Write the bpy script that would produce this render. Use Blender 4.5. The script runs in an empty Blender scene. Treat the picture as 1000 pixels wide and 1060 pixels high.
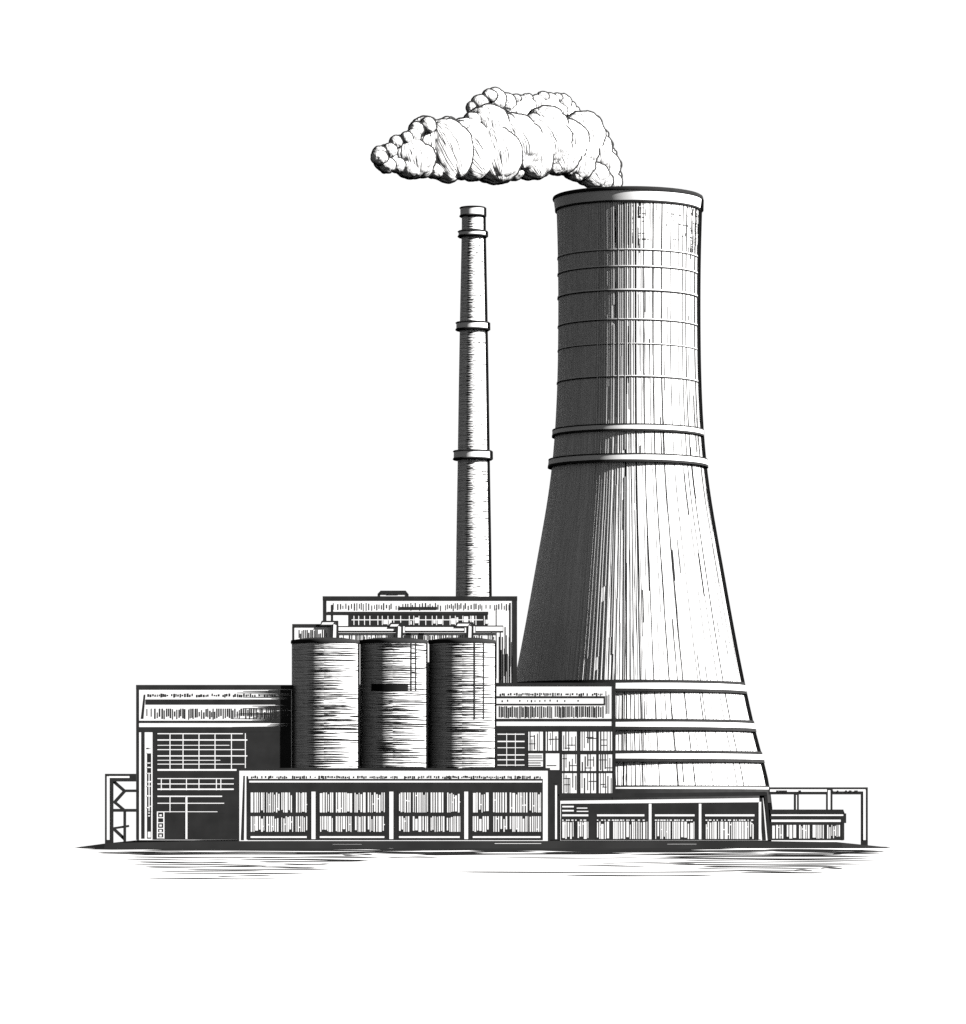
import bpy, bmesh, math, random
from math import sin, cos, pi, radians, sqrt
random.seed(7)
C = bpy.context.scene.collection
SC = bpy.context.scene

# ------------------------------------------------------------------ scale: 5 photo pixels per metre at y = 0
DIST, CAMZ, HOR = 880.0, 9.0, 833.0
def s(y): return (DIST + y) / DIST / 5.0
def X(px, y): return (px - 500.0) * s(y)
def Z(py, y): return CAMZ + (HOR - py) * s(y)

# ------------------------------------------------------------------ materials
def new_mat(name):
    m = bpy.data.materials.new(name); m.use_nodes = True
    nt = m.node_tree; b = nt.nodes['Principled BSDF']
    b.inputs['Roughness'].default_value = 0.95
    b.inputs['Specular IOR Level'].default_value = 0.0
    return m, nt, b
def mottled(name, c0, c1, scale=0.25):
    """plain matt paint with a little tonal unevenness"""
    m, nt, b = new_mat(name)
    tc = nt.nodes.new('ShaderNodeTexCoord'); n = nt.nodes.new('ShaderNodeTexNoise')
    n.inputs['Scale'].default_value = scale; n.inputs['Detail'].default_value = 4
    r = nt.nodes.new('ShaderNodeValToRGB')
    r.color_ramp.elements[0].color = (c0, c0, c0, 1); r.color_ramp.elements[1].color = (c1, c1, c1, 1)
    r.color_ramp.elements[0].position = .35; r.color_ramp.elements[1].position = .65
    nt.links.new(tc.outputs['Object'], n.inputs['Vector']); nt.links.new(n.outputs['Fac'], r.inputs['Fac'])
    nt.links.new(r.outputs['Color'], b.inputs['Base Color'])
    return m
def grained(name, col, su, sv, dist, su2=None):
    """white surface cut by fine grooves that run along V (su >> sv) or along U (sv >> su); light does the hatching"""
    m, nt, b = new_mat(name)
    b.inputs['Base Color'].default_value = (col, col, col, 1)
    uv = nt.nodes.new('ShaderNodeUVMap'); uv.uv_map = 'UVMap'
    mp = nt.nodes.new('ShaderNodeMapping'); mp.inputs['Scale'].default_value = (su, sv, 1)
    n = nt.nodes.new('ShaderNodeTexNoise'); n.inputs['Scale'].default_value = 1; n.inputs['Detail'].default_value = 3
    n.inputs['Roughness'].default_value = .6
    r = nt.nodes.new('ShaderNodeMapRange'); r.inputs[1].default_value = .36; r.inputs[2].default_value = .64
    bp = nt.nodes.new('ShaderNodeBump'); bp.inputs['Strength'].default_value = 1.0; bp.inputs['Distance'].default_value = dist
    nt.links.new(uv.outputs['UV'], mp.inputs['Vector']); nt.links.new(mp.outputs['Vector'], n.inputs['Vector'])
    nt.links.new(n.outputs['Fac'], r.inputs[0]); nt.links.new(r.outputs[0], bp.inputs['Height'])
    nt.links.new(bp.outputs['Normal'], b.inputs['Normal'])
    return m
WHITE = mottled('white_render', .80, .86)
INK = mottled('charcoal_steel', .024, .032)
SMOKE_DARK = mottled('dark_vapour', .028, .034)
TOWERM = grained('tower_concrete', .84, 1.5, .025, .32)
CHIMM = grained('chimney_brick', .84, .10, 1.9, .3)
SILOM = grained('silo_cladding', .84, .08, 2.0, .3)
SMOKEM = grained('white_vapour', .88, 34, 1.3, .38)
GROUNDM = mottled('pale_ground', .70, .78, .02)
JOINT = mottled('black_joint', .011, .016)
SOIL = mottled('dark_soil', .016, .022, .1)

# ------------------------------------------------------------------ mesh builder
class MB:
    def __init__(self): self.v = []; self.f = []; self.m = []; self.uv = []; self.mats = []
    def slot(self, mat):
        if mat not in self.mats: self.mats.append(mat)
        return self.mats.index(mat)
    def poly(self, pts, mat, uvs=None):
        i = len(self.v); self.v += pts; self.f.append(tuple(range(i, i + len(pts)))); self.m.append(self.slot(mat))
        self.uv.append(uvs or [(p[0], p[2]) for p in pts])
    def hexa(self, c, mat):
        """c: 8 corners, 0-3 front loop, 4-7 back loop in the same order"""
        i = len(self.v); self.v += c; k = self.slot(mat)
        for q in ((0,1,2,3), (7,6,5,4), (4,5,1,0), (5,6,2,1), (6,7,3,2), (7,4,0,3)):
            self.f.append(tuple(i + j for j in q)); self.m.append(k)
            self.uv.append([(c[j][0] + c[j][1], c[j][2]) for j in q])
    def wbox(self, x0, x1, y0, y1, z0, z1, mat):
        self.hexa([(x0,y0,z0),(x1,y0,z0),(x1,y0,z1),(x0,y0,z1),(x0,y1,z0),(x1,y1,z0),(x1,y1,z1),(x0,y1,z1)], mat)
    def box(self, px0, py0, px1, py1, yf, mat, th=.3, proud=0.0):
        """front face seen as the pixel rectangle, at depth yf - proud, reaching th metres back from yf"""
        y = yf - proud
        self.wbox(X(px0, yf), X(px1, yf), y, yf + th, Z(py1, yf), Z(py0, yf), mat)
    def quad(self, pts, yf, mat, th=.3, proud=0.0):
        """prism with a four-sided pixel outline (anticlockwise from bottom left)"""
        a = [(X(p, yf), yf - proud, Z(q, yf)) for p, q in pts]; b = [(X(p, yf), yf + th, Z(q, yf)) for p, q in pts]
        self.hexa(a + b, mat)
    def bar(self, p0, p1, w, yf, mat, th=.3, proud=0.0):
        dx, dy = p1[0]-p0[0], p1[1]-p0[1]; L = sqrt(dx*dx+dy*dy) or 1; nx, ny = -dy/L*w/2, dx/L*w/2
        self.quad([(p0[0]+nx,p0[1]+ny),(p1[0]+nx,p1[1]+ny),(p1[0]-nx,p1[1]-ny),(p0[0]-nx,p0[1]-ny)], yf, mat, th, proud)
    def lathe(self, cx, cy, prof, mat, seg=96, closed=False):
        """prof: list of (radius, z); radius may be measured outwards from the axis; UV = arc length, height"""
        i0 = len(self.v); n = len(prof); k = self.slot(mat)
        for (r, z) in prof:
            for a in range(seg):
                t = 2*pi*a/seg; self.v.append((cx + r*sin(t), cy - r*cos(t), z))
        rr = max(r for r, z in prof)
        for j in range(n if closed else n - 1):
            jn = (j + 1) % n
            for a in range(seg):
                b = (a + 1) % seg
                self.f.append((i0+j*seg+a, i0+j*seg+b, i0+jn*seg+b, i0+jn*seg+a)); self.m.append(k)
                u0, u1 = 2*pi*a/seg*rr, 2*pi*(a+1)/seg*rr
                self.uv.append([(u0, prof[j][1]), (u1, prof[j][1]), (u1, prof[jn][1]), (u0, prof[jn][1])])
    def disc(self, cx, cy, r, z, mat, seg=96):
        self.poly([(cx + r*sin(2*pi*a/seg), cy - r*cos(2*pi*a/seg), z) for a in range(seg)], mat)
    def arc(self, cx, cy, a0, a1, z0, z1, rfun, h, mat, n=None, taper=True):
        """raised strip that runs round a body of revolution; tapers at both ends"""
        n = n or max(3, int(abs(a1-a0)/radians(5)))
        for j in range(n):
            ta, tb = j/n, (j+1)/n
            ca = [];
            for t in (ta, tb):
                a = a0 + (a1-a0)*t; w = max(.12, 1 - abs(2*t-1)**3) if taper else 1; zm = (z0+z1)/2; hz = (z1-z0)/2*w
                for z in (zm-hz, zm+hz):
                    r0 = rfun(z) - .05; r1 = rfun(z) + h
                    ca.append(((cx+r1*sin(a), cy-r1*cos(a), z), (cx+r0*sin(a), cy-r0*cos(a), z)))
            o = [c[0] for c in ca]; q = [c[1] for c in ca]
            self.hexa([o[0], o[2], o[3], o[1], q[0], q[2], q[3], q[1]], mat)
    def fin(self, cx, cy, a, w, zs, rfun, h, mat, jit=0):
        """raised rib running up a body of revolution"""
        zs = list(zs)
        for j in range(len(zs)-1):
            c = []; d = []
            for z in (zs[j], zs[j+1]):
                r0 = rfun(z) - .1; r1 = rfun(z) + h; da = w/2/r1
                c.append([(cx+r1*sin(a-da), cy-r1*cos(a-da), z), (cx+r1*sin(a+da), cy-r1*cos(a+da), z)])
                d.append([(cx+r0*sin(a-da), cy-r0*cos(a-da), z), (cx+r0*sin(a+da), cy-r0*cos(a+da), z)])
            self.hexa([c[0][0], c[0][1], c[1][1], c[1][0], d[0][0], d[0][1], d[1][1], d[1][0]], mat)
    def tube(self, pts, r, mat, seg=12, caps=True):
        """round pipe through points, mitred at the bends"""
        from mathutils import Vector
        P = [Vector(p) for p in pts]; rings = []
        for j, p in enumerate(P):
            d = (P[min(j+1, len(P)-1)] - P[max(j-1, 0)]).normalized()
            a = d.cross(Vector((0, 1, 0)));
            if a.length < .1: a = d.cross(Vector((1, 0, 0)))
            a.normalize(); b = d.cross(a).normalized()
            i = len(self.v); rings.append(i)
            self.v += [tuple(p + a*r*cos(2*pi*q/seg) + b*r*sin(2*pi*q/seg)) for q in range(seg)]
        k = self.slot(mat)
        for j in range(len(P)-1):
            for q in range(seg):
                e = (q+1) % seg
                self.f.append((rings[j]+q, rings[j]+e, rings[j+1]+e, rings[j+1]+q)); self.m.append(k); self.uv.append([(0,0)]*4)
        if caps:
            for i in (rings[0], rings[-1]):
                self.f.append(tuple(i+q for q in range(seg))); self.m.append(k); self.uv.append([(0,0)]*seg)
    def build(self, name, parent=None, label=None, smooth=False, origin=None):
        me = bpy.data.meshes.new(name)
        o0 = origin or (0, 0, 0)
        if parent is not None:
            q = parent; o0 = (0, 0, 0)
            while q is not None: o0 = tuple(u + w for u, w in zip(o0, q.location)); q = q.parent
        me.from_pydata([(a-o0[0], b-o0[1], c-o0[2]) for a, b, c in self.v], [], self.f)
        for m in self.mats: me.materials.append(m)
        uvl = me.uv_layers.new(name='UVMap')
        for p, k, u in zip(me.polygons, self.m, self.uv):
            p.material_index = k; p.use_smooth = smooth
            for li, w in zip(p.loop_indices, u): uvl.data[li].uv = w
        bm = bmesh.new(); bm.from_mesh(me); bmesh.ops.recalc_face_normals(bm, faces=bm.faces); bm.to_mesh(me); bm.free()
        if smooth: me.set_sharp_from_angle(angle=radians(40))
        o = bpy.data.objects.new(name, me); C.objects.link(o)
        if parent is not None: o.parent = parent
        elif origin: o.location = origin
        if label: o['label'] = label
        return o
def thing(name, label, cat, loc, group=None):
    o = bpy.data.objects.new(name, None); C.objects.link(o); o.location = loc
    o['label'] = label; o['category'] = cat
    if group: o['group'] = group
    return o
def structure(o): o['kind'] = 'structure'; return o

# stroke patterns -----------------------------------------------------------
def vstrokes(mb, x0, x1, y0, y1, yf, step=3.0, w=(.7, 1.6), proud=.03, mat=INK, skip=.1, ragged=.35, both=False):
    """uneven upright grooves of ribbed sheeting"""
    x = x0 + random.uniform(0, step)
    while x < x1 - 1:
        ww = random.uniform(*w)
        if random.random() > skip:
            h = y1 - y0; a = y0 + (random.uniform(0, ragged)*h if both or random.random() < .4 else 0); b = y1 - random.uniform(0, ragged)*h
            mb.box(x, a, min(x+ww, x1), b, yf, mat, .05, proud)
        x += ww + random.uniform(.5, 1.5)*step*.6
def slat_pane(mb, x0, y0, x1, y1, yf, proud=.05, dens=.62):
    """a pane with uneven pale vertical blind slats in front of a dark room"""
    mb.box(x0, y0, x1, y1, yf, INK, .05, proud-.02)
    x = x0 + random.uniform(0, .6)
    while x < x1 - .5:
        w = random.uniform(.7, 1.7) if random.random() < .8 else random.uniform(1.8, 3.2)
        a = y0 + random.choice((0, 0, 0, random.uniform(0, 3))); b = y1 - random.choice((0, 0, random.uniform(0, 3)))
        mb.box(x, a, min(x+w, x1), b, yf, WHITE, .04, proud)
        if random.random() < .18:
            m = random.uniform(y0+2, y1-2); mb.box(x, m-.6, min(x+w+1.6, x1), m+.5, yf, WHITE, .03, proud-.008)
        x += w + random.uniform(.6, 1.5)*(1.15 if dens < .6 else .95)

# ------------------------------------------------------------------ ground, bank, sky
def gpt(px, py):
    d = CAMZ*DIST*5/(py - HOR)          # distance from the camera at which the ground lies on that row
    return ((px-500)/5/DIST*d, d - DIST)
g = MB()
n = 24
for (ya, za), (yb, zb) in (((-1500, 0), (34, 0)), ((34, 0), (44, -.3)), ((44, -.3), (5600, -226))):   # level site, then the land falls away behind it
    g.poly([(-5200, ya, za), (5200, ya, za), (5200, yb, zb), (-5200, yb, zb)], GROUNDM)
def streak(px0, px1, py, w, z=.02, sl=0):
    """long dark streak on the pale ground, pointed at both ends"""
    N = 20; top = []; bot = []
    ph = random.uniform(0, 6)
    for j in range(N+1):
        t = j/N; hw = w*.42*min(1, 9*t, 7*(1-t))**.7*(1+.22*sin(9*t+ph)) + .02
        c = py + sl*t + .35*sin(5*t+ph)
        x = px0 + (px1-px0)*t
        top.append(gpt(x, c-hw)); bot.append(gpt(x, c+hw))
    for j in range(N):
        g.poly([(*bot[j], z), (*bot[j+1], z), (*top[j+1], z), (*top[j], z)], SOIL)
K = 0
def S(*a, **k):
    global K; K += 1; streak(*a, z=.012 + .0016*(K % 9), **k)
S(82, 420, 878.6, 2.2); S(380, 760, 879.0, 2.6); S(700, 922, 876.6, 2.0); S(560, 905, 880.6, 1.6)
def cluster(rows, lo, hi, p_gap):
    for py in rows:
        x, e = lo(py) + random.uniform(-22, 22), min(918, hi(py) + random.uniform(-30, 30))
        while x < e - 14:
            L = min(e - x, random.uniform(90, 260)); S(x, x + L, py + random.uniform(-.5, .5), random.uniform(1.0, 1.7), sl=random.uniform(-.4, .4))
            x += L + (random.uniform(6, 60) if random.random() < p_gap else random.uniform(-14, 4))
cluster([882.4 + 2.5*k for k in range(11)], lambda q: 96 + (q-882)*4.2, lambda q: 430 - (q-882)*5.6, .35)
cluster([882.0 + 2.1*k for k in range(11)], lambda q: 640 + (q-882)*5.4, lambda q: 925 - (q-882)*3.4, .3)
for q in (879.4, 880.6, 882.0, 883.6):
    x = random.uniform(95, 150)
    while x < 860: L = random.uniform(90, 300); S(x, min(915, x+L), q + random.uniform(-.3, .3), random.uniform(1.0, 1.8), sl=random.uniform(-.3, .3)); x += L + random.uniform(-10, 50 if q < 882 else 110)
for a in [(400,455,887.8,1.1),(430,650,884.6,1.6),(515,665,888.4,1.1),(470,560,882.0,1.2),(460,770,902.8,1.2),(582,742,906.6,1.3),(592,670,896.6,1.1),(620,720,893.4,1.0),(150,290,909.6,1.1),(300,500,882.4,1.3)]:
    S(*a, sl=random.uniform(-.6, .6))
structure(g.build('ground'))

b = MB()
YB = -2.5
# bank on which the works stand: pointed at both ends, top at z = 1.55
def bank():
    xs = [75, 110, 200, 300, 420, 520, 640, 760, 870, 925]; h = [.05, 1.0, 1.45, 1.5, 1.5, 1.5, 1.5, 1.5, 1.15, .05]
    for j in range(len(xs)-1):
        x0, x1, a, c = X(xs[j], 0), X(xs[j+1], 0), h[j], h[j+1]
        yb0, yb1 = 130 if 0 < j else 60, 130 if j < len(xs)-2 else 60
        f0 = -3.5 if 0 < j else -.5; f1 = -3.5 if j < len(xs)-2 else -.5
        b.hexa([(x0, f0-1.5, -.2), (x1, f1-1.5, -.2), (x1, f1, c), (x0, f0, a), (x0, yb0, -6), (x1, yb1, -6), (x1, yb1, c), (x0, yb0, a)], SOIL)
    # pale worn lines along the foot of the bank
    for (p, q, z, w) in [(345, 375, .75, .1), (690, 720, .8, .1), (512, 560, .95, .1)]:
        b.wbox(X(p, 0), X(q, 0), -4.55 + z*.6, -3.4, z, z+w, WHITE)
bank(); structure(b.build('embankment'))

sk = MB(); R = 4200
N = 16
for j in range(N):
    x0, x1 = -4400 + 8800*j/N, -4400 + 8800*(j+1)/N
    sk.poly([(x0, R, -210), (x1, R, -210), (x1, R, 2600), (x0, R, 2600)], None)
SKY_M = bpy.data.materials.new('overcast_sky'); SKY_M.use_nodes = True
nt = SKY_M.node_tree; nt.nodes.clear()
em = nt.nodes.new('ShaderNodeEmission'); out = nt.nodes.new('ShaderNodeOutputMaterial'); nt.links.new(em.outputs[0], out.inputs[0])
sk.mats = [SKY_M]; sk.m = [0]*len(sk.f)
structure(sk.build('sky'))

# ------------------------------------------------------------------ cooling tower
TY = 98.0; TS = s(TY); TCX = X(650, TY)
TP = [(203, 74.6), (213, 74.0), (240, 73), (270, 72.4), (310, 72), (350, 72.2), (400, 73), (440, 75), (470, 77), (500, 80.5), (533, 85.5), (570, 92.5), (610, 99.5), (660, 108.5), (703, 117), (750, 127), (785, 136), (815, 146), (832, 147), (850, 147), (880, 147)]
TPz = [(Z(p, TY), r*TS) for p, r in TP]
def trad(z): return sum(trad_lin(z + d) for d in (-7, -4.5, -2, 0, 2, 4.5, 7))/7
def trad_lin(z):
    P = TPz
    if z >= P[0][0]: return P[0][1]
    for (z0, r0), (z1, r1) in zip(P, P[1:]):
        if z1 <= z <= z0:
            t = (z0-z)/(z0-z1); return r0 + (r1-r0)*t
    return P[-1][1]
tower = thing('cooling_tower', 'huge flared white concrete cooling tower with ring bands, tallest thing on the site', 'cooling tower', (TCX, TY, 0))
t = MB()
zt, zb = Z(203.5, TY), 1.4
zz = [zt - (zt-zb)*j/60 for j in range(61)]
prof = [(trad(z), z) for z in zz]
t.lathe(TCX, TY, prof, TOWERM, 180)
t.build('shell', tower, smooth=True)
t = MB(); t.lathe(TCX, TY, [(trad(z)-1.1, z) for z in zz], WHITE, 90); t.build('inner_lining', tower, smooth=True)
# upright ribs: deep ones round the flanks and back, fine ones in front
t = MB()
zr = [zt - .3 - (zt-zb-.6)*j/44 for j in range(45)]
a = 79.0
while a <= 190:
    t.fin(TCX, TY, radians(a), .35, zr, trad, .66 if 84 < a else .25, JOINT); a += 3.2
cr = MB(); a = -27.0                                    # fine standing ridges left by the shuttering boards
while a < 190:
    h = random.uniform(.07, .17)*(1 if a < 2 else .55); w = random.uniform(.10, .20); z1 = zt-3.5; first = True
    while z1 > zb + 6:
        z0 = max(zb + 3, z1 - random.uniform(18, 70)); nn = max(2, int((z1-z0)/3))
        cr.fin(TCX, TY, radians(a + random.uniform(-.25, .25)), w, [z1 - (z1-z0)*q/nn for q in range(nn+1)], trad, h, WHITE)
        z1 = z0 - random.choice((0, 0, random.uniform(1, 8)))
    a += random.uniform(1.5, 2.3) if a < 4 else random.uniform(3.5, 5) if a < 20 else random.uniform(7, 12)
cr.build('shuttering_ridges', tower)
for a in (-3, 4, 10.5, 18, 26.5, 35, 43, 48, 53, 57, 61, 64, 66.5, 69, 71.5, 74, 76.5):
    t.fin(TCX, TY, radians(a + random.uniform(-.8, .8)), random.uniform(.14, .26) if -25 < a < 48 else random.uniform(.22, .42), zr, trad, .05, JOINT)
t.build('ribs', tower)
# dark streaks, short and long, from the front round to the back
t = MB()
for k in range(130):
    a = random.uniform(-14, 180)
    z0 = random.uniform(zb+14, zt-16); L = random.uniform(2, 14)*(1.6 if z0 < 60 else 1)
    t.fin(TCX, TY, radians(a), random.uniform(.12, .28), [max(zb+1, z0 - L*q/4) for q in range(5)], trad, .03, INK)
for k in range(150):                                   # patched brickwork under the rim
    a = random.uniform(-18, 180)
    z0 = zt - 3.2 - random.random()**1.6*11
    if random.random() < .5: t.fin(TCX, TY, radians(a), random.uniform(.08, .25), [z0, z0-random.uniform(.4, 2.2)], trad, .03, INK)
    else: t.arc(TCX, TY, radians(a), radians(a + random.uniform(1, 7)), z0, z0+random.uniform(.1, .3), trad, .035, INK)
for (a0, sp, z0p, z1p) in [(0, 16, 216, 262), (68, 24, 212, 262), (-8, 12, 218, 262)]:
    for k in range(95):
        a = a0 + random.uniform(-.5, .5)*sp; z = Z(random.uniform(z0p, z1p), TY)
        if random.random() < .5: t.fin(TCX, TY, radians(a), random.uniform(.16, .36), [z, z-random.uniform(.6, 2.6)], trad, .03, INK)
        else: t.arc(TCX, TY, radians(a), radians(a + random.uniform(2, 8)), z, z+random.uniform(.16, .36), trad, .035, INK)
t.build('surface_streaks', tower)
def ring(py, hpx, out, name, lines=(1.0, 1.4), inkout=.05):
    t = MB(); zm = Z(py, TY); h = hpx*TS/2; r = trad(zm); o = out*TS
    t.lathe(TCX, TY, [(trad(zm-h)-.3, zm-h), (trad(zm-h)+o, zm-h), (trad(zm+h)+o, zm+h), (trad(zm+h)-.3, zm+h)], WHITE, 144, True)
    for sgn, lw in ((1, lines[0]), (-1, lines[1])):
        if lw <= 0: continue
        l = lw*TS; z0 = zm + h if sgn > 0 else zm - h - l
        t.lathe(TCX, TY, [(trad(z0)-.3, z0), (trad(z0)+o+inkout, z0), (trad(z0+l)+o+inkout, z0+l), (trad(z0+l)-.3, z0+l)], INK, 144, True)
    return t.build(name, tower, smooth=True)
for py, hp, o, ln in [(267, 1.0, .5, (0, 1.0)), (284, 1.0, .6, (0, 1.1)), (308, 1.2, .8, (0, 1.2)), (338, .9, .5, (0, 1.2)), (363, .6, .3, (0, .9)), (396, .9, .4, (0, 1.4)),
                      (448.5, 4.2, 2.6, (1.3, 2.0)), (479.5, 5.0, 4.0, (1.4, 2.4)), (713, 6.0, 2.8, (3.0, 3.0)), (752, 5.0, 3.4, (3.0, 3.4)), (784, 5.2, 3.4, (3.0, 3.2)), (816, 2, 2, (1.5, 14))]:
    ring(py, hp, o, 'ring_band', ln)
t = MB()
p = lambda py, e: (trad(Z(py, TY)) + e*TS, Z(py, TY))
t.lathe(TCX, TY, [p(217.4, -1), p(217.4, 1.6), p(213.0, 2.2), p(207.6, 2.6), p(207.6, -4), p(214.0, -4)], WHITE, 144, True)
o = t.build('rim', tower, smooth=True)
t = MB()
t.lathe(TCX, TY, [p(207.6, -4), p(207.6, 3.6), p(206.2, 4.0), p(204.4, 3.4), p(203.6, 2), p(203.6, -4)], INK, 144, True)
t.lathe(TCX, TY, [p(219.2, -1), p(219.2, 1.7), p(217.4, 1.8), p(217.4, -1)], INK, 144, True)
a = 80
while a <= 190:
    t.fin(TCX, TY, radians(a), .35, [p(207.8, 0)[1], p(214.0, 0)[1], p(218.6, 0)[1]], lambda z: trad(z) + 2.2*TS, .5, JOINT); a += 3.2
t.build('lip', o, smooth=True)

# ------------------------------------------------------------------ chimney
CY = 71.0; CS = s(CY); CCX = X(489.3, CY)
CPz = [(Z(p_, CY), r*CS) for p_, r in [(216, 11.2), (240, 11.4), (330, 13.2), (400, 14.4), (470, 15.4), (560, 16.9), (620, 17.6), (880, 20)]]
def crad(z):
    if z >= CPz[0][0]: return CPz[0][1]
    for (z0, r0), (z1, r1) in zip(CPz, CPz[1:]):
        if z1 <= z <= z0: return r0 + (r1-r0)*(z0-z)/(z0-z1)
    return CPz[-1][1]
chim = thing('chimney', 'tall slender tapering white chimney stack with three collars, rising behind the boiler house', 'chimney', (CCX, CY, 0))
ct, cb = Z(216, CY), 1.4
t = MB(); zz = [ct-(ct-cb)*j/30 for j in range(31)]
t.lathe(CCX, CY, [(crad(z), z) for z in zz], CHIMM, 72); t.disc(CCX, CY, crad(ct)-.02, ct-.01, INK, 72)
t.build('shaft', chim, smooth=True)
t = MB(); zr = [ct-(ct-cb)*j/24 for j in range(25)]
a = 74
while a <= 196:
    t.fin(CCX, CY, radians(a), .14, zr, crad, .5 if 80 < a else .12, JOINT); a += 6
t.build('ribs', chim)
t = MB()
z = cb + 48                                            # brick courses; dark strokes on the left flank paint its shade
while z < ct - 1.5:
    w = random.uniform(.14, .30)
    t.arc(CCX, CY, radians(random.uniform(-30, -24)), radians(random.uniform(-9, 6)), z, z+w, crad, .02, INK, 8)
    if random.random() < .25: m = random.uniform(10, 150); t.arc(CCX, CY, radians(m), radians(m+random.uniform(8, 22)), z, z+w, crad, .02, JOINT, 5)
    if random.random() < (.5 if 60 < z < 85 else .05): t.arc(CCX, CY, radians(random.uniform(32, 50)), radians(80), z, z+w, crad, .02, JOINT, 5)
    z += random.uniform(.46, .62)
t.build('shaded_courses', chim)
def collar(p0, p1, e, name='collar'):
    t = MB(); q = lambda py, ex: (crad(Z(py, CY)) + ex*CS, Z(py, CY))
    t.lathe(CCX, CY, [q(p1-2.2, -2), q(p1-2.2, e), q(p0+1.6, e), q(p0+1.6, -2)], WHITE, 64, True)
    t.lathe(CCX, CY, [q(p1, -2), q(p1, e), q(p1-.9, e+1.1), q(p1-2.2, e+.5), q(p1-2.2, -2)], INK, 64, True)
    t.lathe(CCX, CY, [q(p0+1.6, -2), q(p0+1.6, e+.5), q(p0+.8, e+1.1), q(p0, e), q(p0, -2)], INK, 64, True)
    a = 66
    while a <= 200:
        t.fin(CCX, CY, radians(a), .14, [Z(p0+1, CY), Z(p1-1, CY)], lambda z: crad(z)+e*CS, .3, JOINT); a += 6
    return t.build(name, chim, smooth=True)
collar(214.5, 225, 1.6, 'cap'); collar(239, 246, 3.2); collar(333.5, 342.5, 3.6); collar(466.5, 476.5, 4.2)

# ------------------------------------------------------------------ three silos
SR = 34.4*s(40)
silo_labels = ['left silo of the three, plain banded white drum beside the grid-windowed hall', 'middle silo of the three, with a ladder and a dark patch round its waist', 'right silo of the three, with two ladder rails, nearest the cooling tower']
for k, (cxp, lab) in enumerate(zip((336.6, 407.2, 478.4), silo_labels)):
    SY = 36.0 + 5*k; cx = X(cxp, SY); si = thing('silo', lab, 'silo', (cx, SY, 0), 'silos behind the front hall')
    z1, z0 = Z(665, SY), 1.4
    t = MB(); t.lathe(cx, SY, [(SR, z0), (SR, z0+20), (SR, z1)], SILOM, 96); t.build('drum', si, smooth=True)
    t = MB(); rf = lambda z: SR
    z = z0 + 10
    while z < z1 - .5:
        w = random.uniform(.16, .38)
        if random.random() < .75: t.arc(cx, SY, radians(-30), radians(random.uniform(30, 110)), z, z+w, rf, .025, JOINT, 30)
        else:
            m = random.uniform(-20, 60); t.arc(cx, SY, radians(-30), radians(m), z, z+w, rf, .025, JOINT, 24); t.arc(cx, SY, radians(m+random.uniform(4, 20)), radians(100), z+random.uniform(-.1, .1), z+w*.9, rf, .025, JOINT, 16)
        z += random.uniform(.36, .62)
    t.build('hoops', si)
    t = MB(); a = 80
    while a <= 200:
        t.fin(cx, SY, radians(a), .14, [z0, z0+22, z1], rf, .24, JOINT); a += 4
    t.build('seams', si)
    t = MB(); t.lathe(cx, SY, [(SR+.12, z1-.35), (SR+.25, z1), (SR+.12, z1+.45), (SR*.6, z1+.9), (.01, z1+1.1)], INK, 72); t.build('roof', si, smooth=True)
    if k == 1:
        t = MB(); t.arc(cx, SY, radians(-40), radians(27), Z(716, SY), Z(708.6, SY), rf, .06, JOINT, 24, False); t.build('waist_band', si)
    if k:
        t = MB(); al, ar, zlow = (radians(33), radians(43), Z(716, SY)) if k == 1 else (radians(22), radians(40), Z(745, SY))
        for a in (al, ar): t.fin(cx, SY, a, .28, [z1-.3, zlow], rf, .12, INK)
        zq = z1 - .8
        while zq > (zlow if k == 1 else Z(720, SY)):
            t.arc(cx, SY, al, ar, zq, zq+.22, rf, .09, INK, 3); zq -= random.uniform(.7, 1.3) if k == 1 else random.uniform(1.5, 6)
        t.build('ladder', si)

# ------------------------------------------------------------------ boiler house behind the silos
BY = 56.0
bh = thing('boiler_house', 'tall white flat-roofed block behind the silos with a strip of small panes', 'building', (X(435, BY), BY, 0))
t = MB(); t.wbox(X(336, BY), X(533.5, BY), BY, BY+8, 1.4, Z(619, BY), WHITE); t.build('wall', bh)
t = MB()
t.wbox(X(334, BY), X(535.5, BY), BY-.12, BY+8.1, Z(621.3, BY), Z(617.2, BY), INK)
for a, c in ((334.2, 338), (531, 535.3)): t.wbox(X(a, BY), X(c, BY), BY-.1, BY+8.05, 1.45, Z(621.3, BY), INK)
t.build('edge_trim', bh)
t = MB()
vstrokes(t, 343, 528, 624, 632.5, BY, 2.6, (.6, 1.1), skip=.15, both=True)
vstrokes(t, 507, 530, 626, 705, BY, 5, (.5, 1.0), skip=.1, both=True); vstrokes(t, 508, 531, 650, 712, BY, 2.6, (.6, 1.4), skip=.05, both=True)
vstrokes(t, 516, 531, 672, 715, BY, 1.6, (.8, 2.0), skip=0, ragged=.25, both=True)  # dense strokes darken the lower right in place of a cast shadow
t.build('ribbed_cladding', bh)
t = MB(); t.box(343, 626, 345, 650, BY, INK, .05, .05); t.build('downpipe', bh)
t = MB(); t.box(527.5, 624, 528.8, 690, BY, INK, .05, .05); t.build('downpipe', bh)
t = MB(); t.box(339, 633.2, 505.5, 636.2, BY, INK, .05, .1); t.box(413, 628.2, 452.5, 631, BY, INK, .05, .09)
t.build('gutter', bh)
t = MB(); t.box(361, 636.2, 505, 648, BY, INK, .05, .05)
w = t.build('window', bh)
t = MB(); x = 366
for yy in (641.2,): t.box(364, yy, 500, yy+.9, BY, WHITE, .05, .08)
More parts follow.
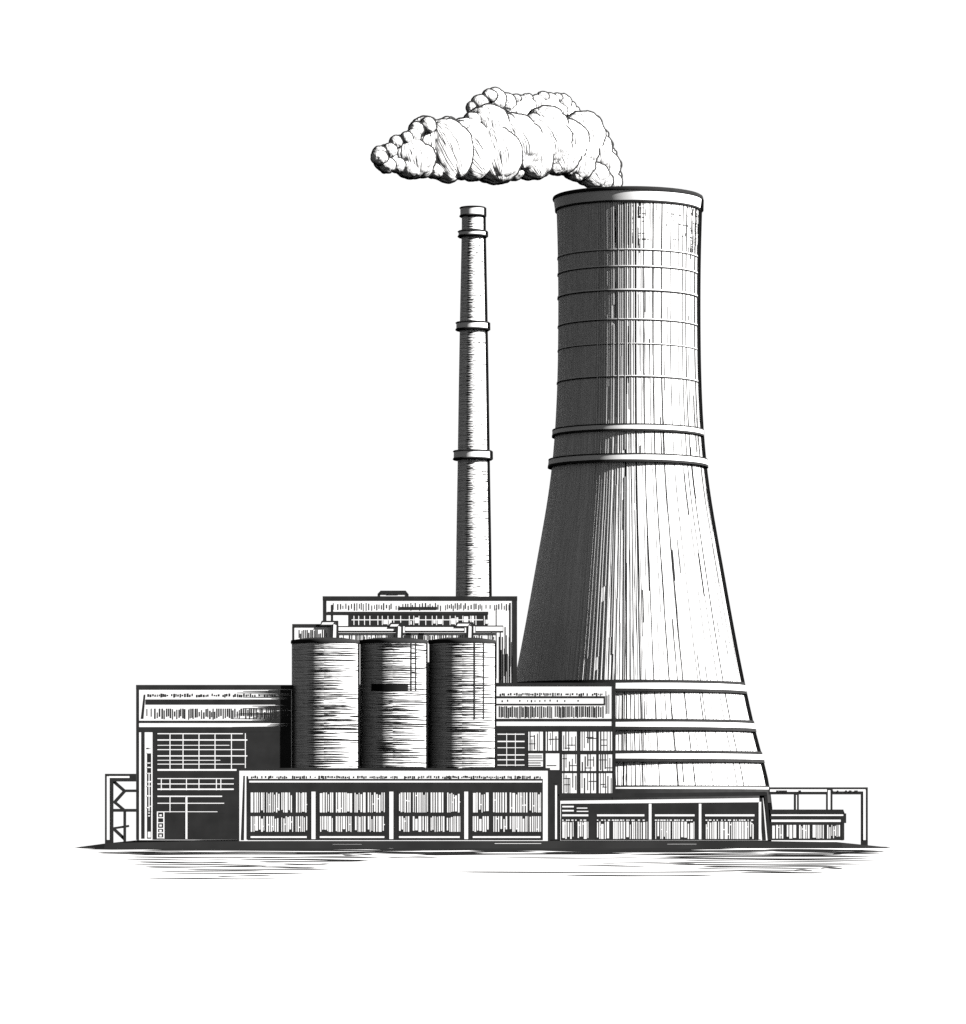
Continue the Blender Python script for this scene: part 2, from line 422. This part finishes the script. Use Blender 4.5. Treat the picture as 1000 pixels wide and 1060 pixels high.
while x < 503:
    t.box(x, 637.5, x+.8, 647, BY, WHITE, .05, .085)
    if x > 395 and random.random() < .7: t.box(x+1.5, random.uniform(637, 643), x+random.uniform(3, 7), random.uniform(644.2, 646.8), BY, WHITE, .05, .075)
    x += random.uniform(4.5, 9)
t.build('glazing_bars', w)
t = MB(); y = BY+2.5
t.box(393, 613.6, 420.5, 618, y, WHITE, 3, 0); t.quad([(391, 614.6), (422.5, 614.6), (420, 611.4), (394, 611.4)], y, INK, 3.2, .2)
t.box(390.8, 614.6, 393.6, 618, y, INK, 3, .1); t.box(420.2, 614.6, 422.8, 618, y, INK, 3, .1); t.box(400, 615.4, 412, 616.2, y, INK, .2, .05)
t.build('roof_vent', bh)

# conveyor gallery just above the silo tops
GY = 44.6
GB = Z(665, 46) + .05
ga = thing('conveyor_gallery', 'long low ribbed gallery with elbow pipes running over the tops of the silos', 'gallery', (X(410, GY), GY, Z(700, GY)))
t = MB(); t.wbox(X(304, GY), X(346, GY), GY, GY+4, GB, Z(648, GY), WHITE); t.wbox(X(346, GY), X(513, GY), GY+.1, GY+4, GB, Z(655, GY), WHITE); t.build('wall', ga)
t = MB()
t.wbox(X(302.5, GY), X(347, GY), GY-.12, GY+4.1, Z(649, GY), Z(646, GY), INK); t.wbox(X(302.4, GY), X(304.8, GY), GY-.1, GY+4.1, GB, Z(649, GY), INK)
t.build('edge_trim', ga)
t = MB(); vstrokes(t, 306, 340, 652, 664, GY, 1.5, (.7, 1.2), skip=.05); vstrokes(t, 348, 512, 657, 665, GY+.1, 1.9, (.6, 1.2), skip=.12, ragged=.5)
t.build('ribbed_cladding', ga)
for q in (420, 433): t = MB(); t.box(q, 655, q+5.6, 665.5, GY+.1, INK, .05, .06); t.build('post', ga)
def hpipe(x0, x1, p0, p1, y=GY-.3):
    t = MB(); t.box(x0, p0, x1, p1, y, INK, .3, 0); t.box(x0+.5, p0+1.2, x1-.5, p1-1.7, y, WHITE, .3, .06); return t.build('header_pipe', ga)
hpipe(350, 410, 648, 654.6); hpipe(419, 481, 648, 654.6); hpipe(492, 521, 647.5, 654.8, GY-.28)
def elbow(xa, xb, pt, pb, lo):
    t = MB(); y = GY-.5
    t.quad([(xa, pt+5.5), (xb-3.5, pt+5.5), (xb-1, pt), (xa+2, pt)], y, INK, .8); t.quad([(xb-6.5, lo), (xb+1.2, lo), (xb+1.2, pt+2), (xb-6.5, pt+4)], y, INK, .82, .02)
    t.box(xb-1.8, pt, xb+1.2, pt+3, y, INK, .79, -.01)
    t.quad([(xa+1.6, pt+4), (xb-5, pt+4), (xb-3, pt+1.7), (xa+3, pt+1.7)], y, WHITE, .3, .08); t.quad([(xb-4.4, lo), (xb-1.2, lo), (xb-.8, pt+4.6), (xb-3.8, pt+3.4)], y, WHITE, .3, .1)
    return t.build('elbow_pipe', ga)
elbow(331, 349, 642.5, 0, 664); elbow(402, 416, 644.5, 0, 664); elbow(471, 489, 644, 0, 664)

# ------------------------------------------------------------------ turbine hall on the left
HY = 31.7
ha = thing('turbine_hall', 'white hall left of the silos with a banded fascia over dark gridded windows', 'building', (X(222, HY), HY, 0))
t = MB(); t.wbox(X(142, HY), X(302, HY), HY, HY+30, 1.4, Z(711, HY), WHITE); t.build('wall', ha)
t = MB(); t.wbox(X(140.8, HY), X(302.6, HY), HY-.1, HY+30.1, Z(713.4, HY), Z(709, HY), INK); t.wbox(X(140.9, HY), X(144, HY), HY-.08, HY+30.05, 1.45, Z(713.4, HY), INK)
t.build('edge_trim', ha)
t = MB(); vstrokes(t, 152, 290, 717.8, 722, HY, 1.4, (.8, 1.8), skip=.1, both=True); vstrokes(t, 151, 298, 733.5, 745, HY, 1.6, (.8, 1.5), skip=.04)
t.quad([(146, 744), (148.6, 744), (150.6, 719), (149, 719)], HY, INK, .05, .03)
t.box(151, 724, 300, 729.2, HY, INK, .05, .05); t.box(144, 746, 301, 748.2, HY, INK, .05, .05); t.box(144, 752.6, 301.5, 757.6, HY, INK, .05, .06)
q = 714.5  # tapering dark strokes paint a shadow fade towards the silos
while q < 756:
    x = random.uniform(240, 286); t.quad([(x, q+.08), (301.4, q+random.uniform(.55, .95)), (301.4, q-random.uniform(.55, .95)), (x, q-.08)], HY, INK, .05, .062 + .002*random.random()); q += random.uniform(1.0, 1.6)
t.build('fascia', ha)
t = MB(); t.box(158.4, 757.6, 301.5, 869, HY, INK, .05, .04); t.box(146.6, 757.6, 149.8, 868, HY, INK, .05, .04); fr = t.build('dark_cladding', ha)
t = MB(); t.box(152.5, 780, 156.5, 868, HY, INK, .05, .03); t.box(153.8, 800, 154.8, 840, HY, WHITE, .05, .05); t.box(153, 861, 156, 867, HY, WHITE, .05, .06)
for k in range(24): a = random.uniform(768, 852); t.box(random.uniform(151.5, 154), a, random.uniform(155, 157.5), a+random.uniform(.6, 1.3), HY, random.choice((INK, WHITE)), .05, .034 + .001*k)
t.build('corner_pilaster', ha)
def grid(name, x0, x1, hs, vs, y0, y1, yf, parent, pr=.07, wv=.9):
    t = MB(); t.box(x0-1, y0-1, x1+1, y1+1, yf, INK, .05, pr-.02); w = t.build(name, parent)
    t = MB()
    for h, ww, L in hs: t.box(x0, h-ww/2, x0+(x1-x0)*L, h+ww/2, yf, WHITE, .05, pr+random.uniform(.001, .006))
    for v in vs: t.box(v-wv/2, y0, v+wv/2, y1, yf, WHITE, .05, pr+.012)
    t.build('glazing_bars', w); return w
grid('window', 163, 256, [(759.5, 1, .95), (766, 1.3, 1), (771.5, .7, .8), (776, .9, .97), (782.5, 1.2, 1), (787, .7, .7), (791, .8, .97), (797, 1.8, .88)], [176, 189.5, 206, 222.6, 239.6, 254], 759, 796, HY, ha)
grid('window', 163, 242, [(806, .9, 1), (811.5, 1, 1), (817, 1.5, 1)], [167, 176, 193, 206, 224, 228.6], 805.5, 818, HY, ha)
grid('window', 163, 232, [(824.3, 1.3, .97), (831.5, .9, 1), (840.3, .7, .9)], [176], 824, 841, HY, ha)
t = MB(); t.box(192, 824, 194, 868.5, HY, WHITE, .05, .1); t.build('door_post', ha)
t = MB()
for a, c, d, e in ((162.4, 840, 163.6, 868), (169, 840, 170.2, 868)): t.box(a, c, d, e, HY, WHITE, .05, .09)
for q in (840, 846, 851.2, 857, 861.5, 866.8): t.box(162.4, q, 170.2, q+1.0, HY, WHITE, .05, .095)
for q in (843, 853.6, 859, 864): t.box(165, q, 167.4, q+2, HY, WHITE, .05, .09)
t.build('meter_box', ha)

# bracing frame at the far left
FY = 30.4
fr = thing('steel_frame', 'open braced steel frame standing against the left end of the turbine hall', 'frame', (X(125, FY), FY, 0))
t = MB(); t.box(108.6, 801, 117, 874, FY, INK, 1.2, 0); t.box(110.6, 803.6, 113.4, 869.4, FY, WHITE, .3, .06); t.build('post', fr)
t = MB(); t.box(117, 801, 140.8, 809, FY, INK, 1.2, -.01); t.box(112.5, 803.4, 134, 805.3, FY, WHITE, .3, .07); t.build('beam', fr)
t = MB(); t.box(117, 837.3, 140.8, 840.4, FY, INK, .8, -.1); t.build('beam', fr)
t = MB(); t.box(127.6, 840.4, 130.3, 873, FY, INK, .8, -.12); t.build('post', fr)
for p0, p1, w_ in [((117, 808.5), (128.5, 818.6), 2.6), ((128, 818.6), (140.8, 818.6), 2.2), ((129, 818.8), (117.5, 831.5), 2.6), ((117.5, 829.5), (129.5, 839.6), 2.4), ((117, 857.5), (133.5, 855), 1.8), ((117, 857.5), (129, 868.8), 2.6)]:
    t = MB(); t.bar(p0, p1, w_*1.25, FY, INK, .6, -.2 - random.uniform(0, .05)); t.build('brace', fr)

# ------------------------------------------------------------------ office block on the right of the silos
OY = 46.0
of = thing('office_block', 'white block in front of the cooling tower with a ribbed fascia over square windows', 'building', (X(575, OY), OY, 0))
t = MB(); t.wbox(X(513, OY), X(636, OY), OY, OY+9, 1.4, Z(708.6, OY), WHITE); t.build('wall', of)
t = MB(); t.wbox(X(511.8, OY), X(637.4, OY), OY-.1, OY+9.1, Z(710, OY), Z(706.8, OY), INK); t.wbox(X(634, OY), X(637.3, OY), OY-.08, OY+9.05, 1.45, Z(710, OY), INK); t.wbox(X(511.9, OY), X(514, OY), OY-.08, OY+9.05, 1.45, Z(710, OY), INK)
t.build('edge_trim', of)
t = MB(); vstrokes(t, 516, 626, 717, 720.4, OY, 1.5, (.7, 1.6), skip=.12, both=True); vstrokes(t, 516, 626, 731, 743.5, OY, 1.3, (.8, 1.5), skip=.04, ragged=.12); vstrokes(t, 627, 633, 714, 743, OY, 1.6, (.4, .7), both=True)
vstrokes(t, 516, 600, 724, 727, OY, 9, (.7, 1.2), skip=.3, both=True)
t.box(514, 720.6, 626.5, 722.6, OY, INK, .05, .05); t.box(514, 728.4, 626.5, 730, OY, INK, .05, .05); t.box(625.4, 722.6, 626.5, 728.4, OY, INK, .05, .05); t.box(514, 744, 634, 746.6, OY, INK, .05, .05); t.box(514, 751.4, 634, 756.8, OY, INK, .05, .06)
t.build('fascia', of)
t = MB(); t.box(514, 756.8, 634, 869, OY, INK, .05, .03); t.build('dark_cladding', of)
grid('window', 515, 543, [(760, 1, 1), (767.5, 1.3, 1), (774, .8, 1), (781.5, 1.1, 1), (786.5, 1, .98), (792, .9, 1)], [524.5, 533.5], 759, 793, OY, of, .06, .7)
def owin(x0, y0, x1, y1, style=0):
    t = MB(); t.box(x0-1, y0-1, x1+1, y1+1, OY, INK, .05, .045); w = t.build('window', of)
    t = MB()
    if style == 1:
        t.box(x0, y0, x1, y1, OY, WHITE, .05, .05)
        q = y0+2
        while q < y1-1: t.box(x0, q, x1 - random.uniform(0, 3), q+random.uniform(.6, 1.1), OY, INK, .05, .06); q += random.uniform(2, 3.4)
    elif style == 2: t.box(x0, y0, x1, y1, OY, WHITE, .05, .05); t.box(x0+1, y1-5, x1-3, y1-4, OY, INK, .05, .06)
    else:
        t.box(x0, y0, x1, y1, OY, WHITE, .05, .05); x = x0+1.2
        while x < x1-1:
            a = y0 + random.choice((0, 0, random.uniform(0, 8))); c = y1 - random.choice((0, 0, random.uniform(0, 8)))
            t.box(x, a, x+random.uniform(.7, 1.4), max(a+3, c), OY, INK, .05, .058); x += random.uniform(1.9, 3.6)
        for k in range(2):
            q = random.uniform(y0+3, y1-3); u = random.uniform(x0, x1-6); t.box(u, q, u+random.uniform(4, 8) if u < x1-8 else x1, q+.9, OY, INK, .05, .062+.002*k)
    t.build('pane', w)
owin(547, 757.5, 562, 777); owin(547, 780, 562, 793.5, 1); owin(565, 757.5, 579, 777); owin(565, 780, 579, 797, 2)
for x0, x1 in ((582, 597), (601, 617), (620, 634)):
    for y0, y1 in ((757.5, 777), (781, 798), (800.5, 821)): owin(x0, y0, x1, y1)

# ------------------------------------------------------------------ low front hall
LY = 0.0
lo = thing('front_hall', 'long low white framed hall in front of the silos with four wide slatted windows', 'building', (X(408, LY), LY, 1.4))
t = MB(); t.wbox(X(247.6, LY), X(568, LY), LY, LY+18, 1.3, Z(796.4, LY), WHITE); t.build('wall', lo)
t = MB(); t.wbox(X(246, LY), X(569.4, LY), LY-.06, LY+18.1, Z(797.4, LY), Z(795, LY), INK); t.wbox(X(567.6, LY), X(569.6, LY), LY-.04, LY+18.06, 1.4, Z(797.4, LY), INK); t.wbox(X(246, LY), X(247.8, LY), LY-.04, LY+18.06, 1.4, Z(797.4, LY), INK)
t.build('edge_trim', lo)
t = MB(); t.box(256.6, 806.2, 562, 869.6, LY, INK, .05, .03); t.quad([(249.6, 869.6), (252.6, 869.6), (253.6, 803), (252.2, 803)], LY, INK, .05, .03); t.box(255.4, 803.4, 257, 869, LY, INK, .05, .028); t.build('dark_cladding', lo)
t = MB(); vstrokes(t, 259, 560, 802.8, 806.2, LY, 1.3, (.7, 1.6), skip=.15, both=True); t.box(258, 808.2, 561, 810, LY, WHITE, .05, .06); t.build('fascia', lo)
for x0, x1 in ((322.4, 326.6), (403, 407.2), (480.6, 484.6)):
    t = MB(); t.box(x0, 819.5, x1, 868.6, LY, WHITE, .05, .08); t.build('pilaster', lo)
for bay in (((259.4, 273.6), (275.4, 289.4), (291, 303.4), (306, 318)), ((331, 345), (347.4, 364.4), (367, 378.4), (380.6, 398.4)), ((413, 425), (427, 443), (445.8, 460), (462.4, 476.4)), ((489.4, 506.6), (510.4, 525), (527.4, 546.6), (548.2, 560))):
    t = MB(); t.box(bay[0][0]-1.5, 818.5, bay[-1][1]+1.2, 863, LY, INK, .05, .045); w = t.build('window', lo)
    t = MB()
    for x0, x1 in bay:
        slat_pane(t, x0, 820.4, x1, 841, LY, .075); slat_pane(t, x0, 845, x1, 861, LY, .075)
    t.build('pane', w)
    t = MB(); t.box(bay[0][0], 865.6, bay[-1][1]-.5, 867.4, LY, WHITE, .05, .1); t.build('sill', w)

# downpipe between front hall and annex
DY = 6.0
dp = MB(); dp.box(572.6, 811, 577.6, 869.6, DY, INK, .6, 0); dp.box(574.6, 813, 576.6, 868.6, DY, WHITE, .3, .05); dp.box(571.6, 824, 578.6, 826, DY, INK, .6, .02); dp.box(570.4, 805, 579.4, 811, DY, INK, .7, .02)
o = dp.build('downpipe', origin=(X(575, DY), DY, 1.4)); o['label'] = 'upright white and dark downpipe in the gap right of the low front hall'; o['category'] = 'pipe'

# ------------------------------------------------------------------ annex in front of the cooling tower
AY = 9.0
an = thing('annex', 'low lean-to annex in front of the cooling tower with three glazed bays', 'building', (X(685, AY), AY, 1.4))
t = MB(); t.quad([(580, 870), (796, 870), (790, 826), (580, 829)], AY, WHITE, 16); t.build('wall', an)
t = MB(); t.quad([(579, 826), (794, 823.4), (792.4, 819.6), (579, 822)], AY, INK, 16.2, .1)
t.quad([(789.4, 869.6), (793, 869.6), (789.6, 826), (786.4, 826)], AY, INK, .1, .04); t.quad([(795.4, 869.6), (798.4, 869.6), (794, 820), (791, 821)], AY, INK, 16, .06); t.build('edge_trim', an)
t = MB(); t.quad([(581, 869.6), (785.2, 869.6), (785.2, 830.4), (581, 832)], AY, INK, .05, .03); t.build('dark_cladding', an)
t = MB()
for q, x1 in ((834.2, 594), (838.4, 594)): t.box(582, q, x1, q+1.6, AY, WHITE, .05, .06)
t.box(597, 836, 608, 837, AY, WHITE, .05, .06); t.box(597, 839.4, 609, 840.4, AY, WHITE, .05, .06); t.box(582, 843, 609, 845, AY, WHITE, .05, .06)
t.build('vent_louvre', an)
for x0, x1 in ((671.6, 674.4), (723.4, 726), (785.4, 788)):
    t = MB(); t.box(x0, 832 if x0 < 780 else 830, x1, 868.8, AY, WHITE, .05, .09); t.build('pilaster', an)
for panes, line in ((((582, 594), (597.4, 609)), None), (((618, 632), (634.6, 670)), (618, 667)), (((678, 694), (695.6, 719.6)), (678, 719)), (((730.4, 742), (743.4, 781.4)), (730, 781))):
    t = MB(); t.box(panes[0][0]-1, 847.5, panes[-1][1]+1, 869.4, AY, INK, .05, .045); w = t.build('window', an)
    t = MB()
    for x0, x1 in panes: slat_pane(t, x0, 850.6, x1, 868.4, AY, .075, .7)
    q = panes[0][0]
    while q < panes[-1][1]-2: t.box(q, 848.4, q+random.uniform(1, 3), 849.6, AY, WHITE, .05, .07); q += random.uniform(2, 5)
    t.build('pane', w)
    if line: t = MB(); t.box(line[0], 843, line[1], 845, AY, WHITE, .05, .08); t.build('lintel', w)

# ------------------------------------------------------------------ small shed at the far right
ZY = 9.8
sh = thing('shed', 'small low flat-roofed shed with upright slats at the right end of the works', 'shed', (X(834, ZY), ZY, 1.4))
t = MB(); t.wbox(X(798.6, ZY), X(873, ZY), ZY, ZY+8, 1.2, Z(839, ZY), WHITE); t.build('wall', sh)
t = MB(); t.quad([(797.4, 842.4), (874.6, 842.4), (873, 838), (797.4, 838)], ZY, INK, 8.2, .08); t.box(797.4, 844.6, 875.6, 848, ZY, INK, .3, .06); t.box(873.6, 842, 876, 852, ZY, INK, 8, .03); t.box(871, 848, 874, 869.6, ZY, INK, 8.1, .05)
t.build('roof', sh)
t = MB(); t.box(797.4, 850.8, 871, 869.6, ZY, INK, .05, .03); t.build('dark_cladding', sh)
for k, (x0, x1) in enumerate(((799, 812), (814, 825), (827, 839), (841, 854), (856, 869.5))):
    t = MB(); slat_pane(t, x0, 854, x1, 868, ZY, .07, .7); t.build('slatted_panel', sh)

# pipe gantry beyond the shed
PY = 16.0
gp = thing('pipe_gantry', 'open pipe gantry with white pipes spanning above the small shed', 'gantry', (X(848, PY), PY, 1.4))
def outl(t, x0, y0, x1, y1, pr, o=1.9, caps=True):
    t.box(x0, y0, x1, y1, PY, INK, .9, pr); t.box(x0+o, y0+o, x1-o, y1-(o if caps else 0), PY, WHITE, .3, pr+.06)
t = MB(); t.box(796, 815, 898.4, 822.4, PY, INK, .9, 0); t.box(797, 817, 856, 819.6, PY, WHITE, .3, .06); t.box(862, 817, 896, 819.2, PY, WHITE, .3, .06); 
for k in range(14): q = random.uniform(800, 890); t.box(q, 818.2, q+random.uniform(1, 4), 820.2, PY, INK, .3, .065+.001*k)
t.build('beam', gp)
t = MB(); t.box(822, 822.4, 827, 873, PY, INK, .9, -.02); t.box(824, 823, 825, 868, PY, WHITE, .3, .05); t.build('post', gp)
t = MB(); t.box(855.4, 815.2, 861.8, 873, PY, INK, .9, .02); t.box(857, 818, 859.6, 869, PY, WHITE, .3, .08); t.build('post', gp)
t = MB(); t.box(891.4, 822.4, 898.4, 876, PY, INK, .9, -.02); t.box(893.6, 818, 896.2, 869.6, PY, WHITE, .3, .07); t.build('post', gp)

# ------------------------------------------------------------------ smoke plume
pl = thing('smoke_plume', 'billowing white smoke plume drifting left from the top of the cooling tower', 'smoke', (X(640, TY), TY, Z(192, TY)))
from mathutils import Vector, noise, Matrix
def plume_y(px, back=0): return TY - 2 - (640-px)*TS*.85 + back
def puff(px, py, rx, ry, dy=0.0, rim=1.7, lob=.11, depth=.5, bk=.95, nu=76, nv=44):
    y = plume_y(px) + dy; sc = s(y); c = Vector((X(px, y), y, Z(py, y)))
    t = MB(); sd = Vector((random.uniform(0, 90), random.uniform(0, 90), random.uniform(0, 90)))
    rd = depth*(rx+ry)/2
    tilt = Matrix.Rotation(random.uniform(-.5, .5) - .25, 3, 'Y')
    shape = []
    for j in range(nv+1):
        th = pi*j/nv
        for q in range(nu+1):
            ph = 2*pi*(q % nu)/nu
            d = tilt @ Vector((sin(th)*sin(ph), -sin(th)*cos(ph), cos(th)))
            f1 = noise.voronoi(d*1.5 + sd)[0][0]; f2 = noise.voronoi(d*3.4 + sd)[0][0]
            shape.append((d, 1 + lob*(.75 - 1.5*f1*f1) + lob*.55*(.6 - 1.5*f2*f2)))
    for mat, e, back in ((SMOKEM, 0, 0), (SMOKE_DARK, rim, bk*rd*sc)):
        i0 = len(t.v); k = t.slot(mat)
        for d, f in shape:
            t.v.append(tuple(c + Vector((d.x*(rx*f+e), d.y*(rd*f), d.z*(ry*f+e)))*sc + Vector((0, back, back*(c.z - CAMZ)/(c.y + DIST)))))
        for j in range(nv):
            for q in range(nu):
                a = i0 + j*(nu+1) + q
                t.f.append((a, a+1, a+nu+2, a+nu+1)); t.m.append(k)
                t.uv.append([(q/nu, j/nv), ((q+1)/nu, j/nv), ((q+1)/nu, (j+1)/nv), (q/nu, (j+1)/nv)])
    return t.build('puff', pl, smooth=True)
front = [  # px, py, rx, ry, extra depth (negative = nearer)
 (399.5,164.5,11,13,1), (417,150,11,9,2), (427,164,22,19,-1), (441,136,16,14,3), (446,156,22,22,1), (463,156,25,30,-2), (488,158,22,27,-2.5), (513,160,26,28,-4),
 (506,128,21,18,0), (482,142,22,18,1), (533,137,21,18,0), (550,160,22,24,-3), (566,131,21,20,-.5), (577,161,22,18,-2), (603,139,22,22,0), (584,147,24,22,-1.5),
 (532,150,30,26,-2), (560,146,30,24,-1.5), (596,156,22,20,-1),
 (618,156,15,19,0), (598,172,17,13,-2), (614,181,16,12,-2.5), (629,172,12,15,-1), (634,188,9,9,-2.5),(624,187,10,9,-2.8),
 (616,127,6,6,.6), (623,140,6,6,.6), (628,150,5.5,6,.4), (632,160,5.5,6,.3), (637,171,5.5,6,.2), (639,182,4,5,-1)]
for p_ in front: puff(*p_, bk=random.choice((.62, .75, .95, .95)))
# small curls along the upper and lower edges
for px, top, r in [(431,127,7),(443,122,8),(453,125,7),(464,122,9),(478,126,8),(489,117,8),(499,112,9),(509,111,9),(517,118,7),(526,119,8),(535,120,8),(545,124,7),(552,118,8),(561,112,9),(571,112,9),(579,119,7),(586,124,7),(594,119,8),(604,116,10),(612,122,8)]:
    puff(px, top + r, r, r, random.uniform(-.5, .5), rim=1.5, bk=.9, depth=.7, nu=48, nv=28)
for px, bot, r in [(393,170,7),(401,178,7),(411,178,7),(423,183,8),(437,183,9),(450,184,8),(463,187,9),(478,185,8),(491,186,9),(504,188,9),(519,189,9),(532,186,9),(546,184,8),(560,182,8),(574,180,8),(587,181,8),(598,187,8),(608,191,7)]:
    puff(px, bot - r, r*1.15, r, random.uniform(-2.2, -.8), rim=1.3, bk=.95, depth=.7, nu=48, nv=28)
for px, py, r in [(393,159,7),(404,156,7),(410,147,6),(421,143,6),(428,141,7)]:
    puff(px, py, r, r, random.uniform(-1, 0), rim=1.3, bk=.95, depth=.7, nu=48, nv=28)
rear = [(500,118,13,11,14), (488,112,4.5,6,13.5), (497,106,8,7,13), (512,103,11,11,14), (507,99,7,6,13), (524,106,10,9,14), (540,110,14,11,15), (556,108,9,9,14), (569,106,9,9,14), (582,107,9,9,14), (590,112,6,7,14), (594,118,6,8,14),
        (560,116,26,13,15), (580,120,14,12,15), (530,117,22,12,15), (534,102,5,4,13.6), (546,101.5,5,4,13.6), (562,100,6,4.5,13.6), (577,101,5,4,13.6)]
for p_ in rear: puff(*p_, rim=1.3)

# ------------------------------------------------------------------ camera, light, world
cam = bpy.data.objects.new('camera', bpy.data.cameras.new('camera')); C.objects.link(cam)
cam.location = (0, -DIST, CAMZ); cam.rotation_euler = (pi/2, 0, 0)
cd = cam.data; cd.sensor_fit = 'HORIZONTAL'; cd.sensor_width = 36; cd.lens = 36*DIST/200
cd.shift_y = (HOR - 530)/1000.0; cd.clip_start = 1; cd.clip_end = 30000
SC.camera = cam
AZ, EL, EXPO = 71.0, 28.0, 1.45
S_ = Vector((sin(radians(AZ))*cos(radians(EL)), -cos(radians(AZ))*cos(radians(EL)), sin(radians(EL))))
L = bpy.data.lights.new('sun', 'SUN'); L.energy = 5; L.angle = radians(.5); L.color = (1, .99, .98)
lo_ = bpy.data.objects.new('sun', L); C.objects.link(lo_); lo_.rotation_euler = (-S_).to_track_quat('-Z', 'Y').to_euler()
em.inputs['Color'].default_value = (1, 1, 1, 1); em.inputs['Strength'].default_value = 1.02/2**EXPO
W = bpy.data.worlds.new('World'); SC.world = W; W.use_nodes = True
nt = W.node_tree; bg = nt.nodes['Background']
st = nt.nodes.new('ShaderNodeTexSky'); st.sky_type = 'NISHITA'; st.sun_disc = False
st.sun_elevation = radians(EL); st.sun_rotation = radians(180-AZ)
bw = nt.nodes.new('ShaderNodeRGBToBW'); nt.links.new(st.outputs[0], bw.inputs[0]); nt.links.new(bw.outputs[0], bg.inputs['Color'])
bg.inputs['Strength'].default_value = 0.022
SC.view_settings.view_transform = 'Standard'; SC.view_settings.look = 'None'; SC.view_settings.gamma = 1; SC.view_settings.exposure = EXPO
SC.cycles.diffuse_bounces = 0; SC.cycles.max_bounces = 4
SC.cycles.use_denoising = False
